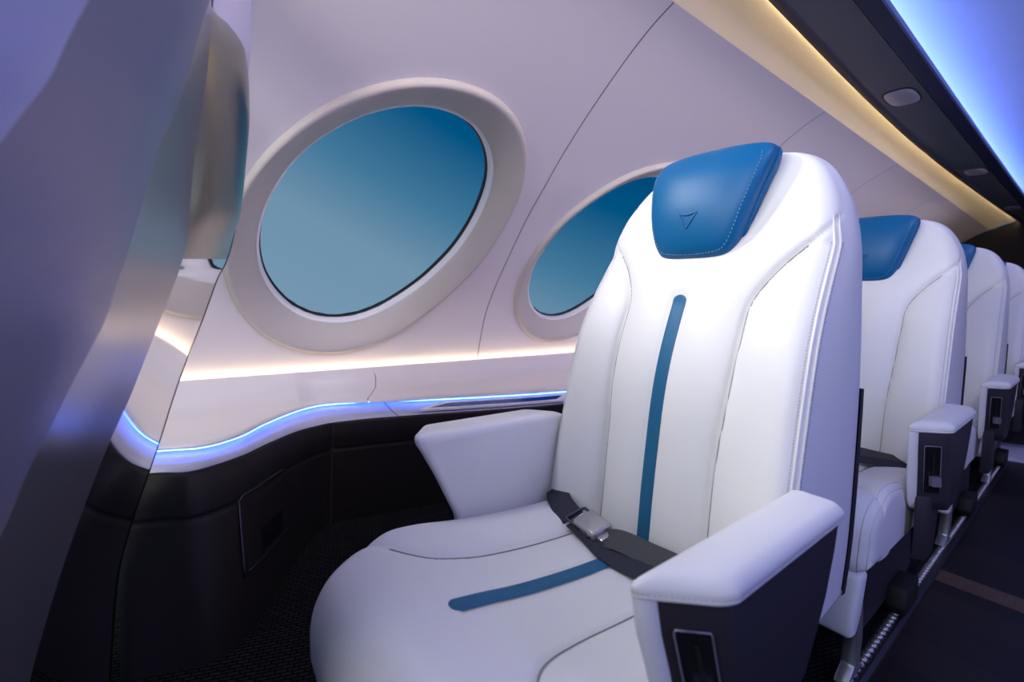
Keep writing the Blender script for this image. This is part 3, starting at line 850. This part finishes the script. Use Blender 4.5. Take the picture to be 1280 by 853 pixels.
crv_b = [(0.072, 0.65, 1.298), (0.063, 0.65, 1.252), (0.056, 0.65, 1.215), (0.051, 0.65, 1.198), (0.048, 0.65, 1.187), (0.041, 0.65, 1.159), (0.031, 0.65, 1.122), (0.015, 0.65, 1.075), (-0.0, 0.65, 1.029), (-0.011, 0.65, 0.985), (-0.023, 0.65, 0.941), (-0.03, 0.65, 0.915), (-0.036, 0.65, 0.897), (-0.048, 0.65, 0.854), (-0.066, 0.65, 0.812), (-0.084, 0.65, 0.771), (-0.1, 0.65, 0.732), (-0.114, 0.65, 0.699), (-0.13, 0.65, 0.654), (-0.149, 0.65, 0.602), (-0.168, 0.65, 0.543), (-0.18, 0.65, 0.504), (-0.22, 0.65, 0.35), (-0.25, 0.65, 0.18), (-0.26, 0.65, 0)]
crv_m = [(0.103, 0.92, 1.466), (0.09, 0.92, 1.401), (0.08, 0.92, 1.349), (0.083, 0.92, 1.329), (0.081, 0.92, 1.313), (0.077, 0.92, 1.276), (0.071, 0.92, 1.225), (0.061, 0.92, 1.16), (0.051, 0.92, 1.096), (0.044, 0.92, 1.032), (0.037, 0.92, 0.967), (0.028, 0.92, 0.928), (0.02, 0.92, 0.902), (-0.002, 0.92, 0.838), (-0.024, 0.92, 0.774), (-0.046, 0.92, 0.712), (-0.07, 0.92, 0.652), (-0.088, 0.92, 0.602), (-0.111, 0.92, 0.534), (-0.136, 0.92, 0.453), (-0.161, 0.92, 0.361), (-0.176, 0.92, 0.3), (-0.195, 0.92, 0.2), (-0.21, 0.92, 0.1), (-0.22, 0.92, 0)]
crv_r = [(0.13, 1.15, 1.61), (0.114, 1.15, 1.529), (0.102, 1.15, 1.464), (0.106, 1.15, 1.439), (0.127, 1.15, 1.428), (0.14, 1.15, 1.386), (0.151, 1.15, 1.326), (0.155, 1.15, 1.247), (0.148, 1.15, 1.163), (0.141, 1.165, 1.081), (0.128, 1.18, 0.996), (0.114, 1.192, 0.944), (0.098, 1.2, 0.908), (0.07, 1.22, 0.819), (0.039, 1.245, 0.728), (0.011, 1.27, 0.635), (-0.015, 1.292, 0.54), (-0.039, 1.31, 0.459), (-0.07, 1.283, 0.368), (-0.098, 1.25, 0.263), (-0.111, 1.22, 0.139), (-0.117, 1.2, 0.059), (-0.118, 1.195, 0.04), (-0.119, 1.193, 0.02), (-0.12, 1.19, 0)]
def dens(crv, n=4): return cr(crv, n)
A_, B_, M_, R_ = dens(crv_a), dens(crv_b), dens(crv_m), dens(crv_r)
bm = bmesh.new()
add_grid(bm, [[p, p+Vector((-.012, -.014, .0)), p+Vector((-.06, -.03, .02)), p+Vector((-.35, -.08, .05))] for p in A_]); obj('nose_panel', local(bm, pt), 'lilac', pt)
bm = bmesh.new(); rows = []
for a, b_ in zip(A_, B_):
    rows.append([a.lerp(b_, k/16)+Vector((.016*math.sin(math.pi*k/16), 0, 0)) for k in range(17)])
add_grid(bm, rows); obj('body_panel', local(bm, pt), 'satin', pt)
bm = bmesh.new(); rows = []
for b_, m_ in zip(B_, M_):
    rows.append([b_.lerp(m_, k/12)+Vector((-.006*math.sin(math.pi*k/12), 0, 0)) for k in range(13)])
add_grid(bm, rows); obj('satin_panel', local(bm, pt), 'satin2', pt)
up, lo = [], []
for m_, r in zip(M_, R_):
    zf = r.z; f = sstep(.93, 1.06, zf)*sstep(1.46, 1.38, zf); row = []
    for k in range(25):
        t_ = k/24; h = math.sin(math.pi*t_)**.9*f
        row.append(m_.lerp(r, t_)+Vector((.030*h, -.020*h, 0)))
    up.append((zf, row))
cut = [i for i, (z, _) in enumerate(up) if z < .965][0]
bm = bmesh.new(); add_grid(bm, [r for _, r in up[:cut+1]]); obj('polished_bulge', local(bm, pt), 'olive', pt)['label'] = 'glossy bulging upper end'
bm = bmesh.new(); add_grid(bm, [r for _, r in up[cut:]]); obj('mirror_panel', local(bm, pt), 'chrome', pt)['label'] = 'polished mirror-like metal end'
bm = bmesh.new()
add_grid(bm, [[p, p+Vector((.004, .010, 0)), p+Vector((-.02, .022, 0)), p+Vector((-.12, .03, 0))] for p in R_]); obj('edge_strip', local(bm, pt), 'black', pt)
# 5 upper lilac fin between chrome and wall
bm = bmesh.new()
fin = [[(.095, 1.19, 1.70), (.190, 1.20, 1.67), (.18, 1.25, 1.67)], [(.086, 1.18, 1.53), (.185, 1.20, 1.585), (.17, 1.25, 1.585)], [(.074, 1.18, 1.46), (.182, 1.20, 1.518), (.16, 1.25, 1.52)], [(.047, 1.18, 1.36), (.178, 1.20, 1.418), (.15, 1.25, 1.42)], [(.029, 1.18, 1.30), (.171, 1.20, 1.349), (.14, 1.25, 1.35)], [(.018, 1.18, 1.26), (.166, 1.20, 1.314), (.14, 1.25, 1.31)], [(.0, 1.18, 1.20), (.150, 1.20, 1.24), (.13, 1.25, 1.24)]]
add_grid(bm, [[Vector(p)+Vector((0, .012, 0)) for p in row] for row in fin]); obj('upper_fin', local(bm, pt), 'lilac', pt)
# 6 back side of the partition
bm = bmesh.new()
add_grid(bm, [[p+Vector((-.35, -.05, .03)) for p in A_], [p+Vector((-.16, 0, 0)) for p in B_], [p+Vector((-.12, .03, 0)) for p in R_]])
obj('rear_face', local(bm, pt), 'satin', pt)
bm = bmesh.new()
add_grid(bm, [[A_[0], B_[0], M_[0], R_[0]], [A_[0]+Vector((-.35, -.05, .03)), B_[0]+Vector((-.16, 0, 0)), M_[0]+Vector((-.14, .015, 0)), R_[0]+Vector((-.12, .03, 0))]])
obj('top_cap', local(bm, pt), 'satin', pt)

# ------------------------------------------------------------------ lights
def area(name, loc, target, size, power, col, size_y=None, spread=None):
    d = bpy.data.lights.new(name, 'AREA'); d.energy = power; d.color = col; d.size = size
    if size_y: d.shape = 'RECTANGLE'; d.size_y = size_y
    if spread: d.spread = math.radians(spread)
    o = bpy.data.objects.new(name, d); C.objects.link(o); o.location = loc
    o.rotation_euler = (Vector(target)-Vector(loc)).to_track_quat('-Z', 'Y').to_euler()
    return o
area('window_side_lamp', (.22, 1.06, 1.64), (.85, .36, .88), .14, 1.7, (.94, .95, 1.0), None, 85)
area('front_ceiling_lamp', (-.35, .80, 1.85), (.60, .45, .55), .35, 16, (1.0, .97, .93))
area('aisle_side_fill', (.8, -1.3, 1.35), (.9, .5, .8), 1.0, 21, (.36, .38, 1.0), 3.0)  # added blue light out of view, tints the aisle sides of the seats
area('aisle_overhead_fill', (3.4, -.8, 2.0), (3.4, .8, .9), 1.2, 26, (.50, .50, 1.0), 4.0)  # added blue light above the aisle, out of view, brightens wall and seats
area('front_fill', (-1.4, .2, 1.6), (.9, .9, 1.0), .8, 18, (1.0, .95, .90))  # added fill out of view for seat fronts and window wall
area('aisle_front_fill', (-.6, -.3, 1.95), (2.6, .5, .9), .4, 2.3, (.97, .97, 1.0), None, 60)  # added neutral light that lifts the fronts of the rear seats
area('wall_wash_fill', (2.7, -.15, 1.92), (2.7, 1.5, 1.25), 6.6, 15.5, (.96, .85, 1.0), .15, 85)  # added wash, kept out of view, that brightens the window wall

w = bpy.data.worlds.new('sky'); sc.world = w; w.use_nodes = True; nt = w.node_tree; nt.nodes.clear()
out = nt.nodes.new('ShaderNodeOutputWorld'); bg = nt.nodes.new('ShaderNodeBackground'); tc = nt.nodes.new('ShaderNodeTexCoord')
dp = nt.nodes.new('ShaderNodeVectorMath'); dp.operation = 'DOT_PRODUCT'; dp.inputs[1].default_value = (.45, 0, .90)
ra = nt.nodes.new('ShaderNodeValToRGB'); mr = nt.nodes.new('ShaderNodeMapRange')
mr.inputs['From Min'].default_value = .06; mr.inputs['From Max'].default_value = .64
nt.links.new(tc.outputs['Generated'], dp.inputs[0]); nt.links.new(dp.outputs['Value'], mr.inputs['Value']); nt.links.new(mr.outputs[0], ra.inputs[0])
cr_ = ra.color_ramp; cr_.elements[0].position = 0; cr_.elements[0].color = (.185, .315, .445, 1); cr_.elements[1].position = 1; cr_.elements[1].color = (.0, .045, .175, 1)
for pos, col in ((.30, (.165, .295, .42)), (.52, (.055, .190, .325)), (.76, (.0, .088, .225))):
    e = cr_.elements.new(pos); e.color = (*col, 1)
nt.links.new(ra.outputs[0], bg.inputs['Color']); bg.inputs['Strength'].default_value = 1.0; nt.links.new(bg.outputs[0], out.inputs[0])

# ------------------------------------------------------------------ camera
cam = bpy.data.cameras.new('camera'); co = bpy.data.objects.new('camera', cam); C.objects.link(co)
u = (0.7929979191132636, 0.03687119704771913, 0.6081075687000633); l = (-0.6084931891310726, 0.09682401111048061, 0.7876300842740673); ww = (0.02983854995020152, 0.9946183316733841, -0.09921711160945744)
R = Matrix(((u[0], u[1], -u[2]), (l[0], l[1], -l[2]), (ww[0], ww[1], -ww[2]))).to_4x4()
co.matrix_world = Matrix.Translation(CAM) @ R
cam.sensor_width = 36; cam.lens = 569/1280*36; cam.clip_start = .02; cam.clip_end = 100
cam.dof.use_dof = True; cam.dof.focus_distance = 1.05; cam.dof.aperture_fstop = 3.2
sc.camera = co
sc.view_settings.view_transform = 'Standard'; sc.view_settings.look = 'None'; sc.view_settings.exposure = 0
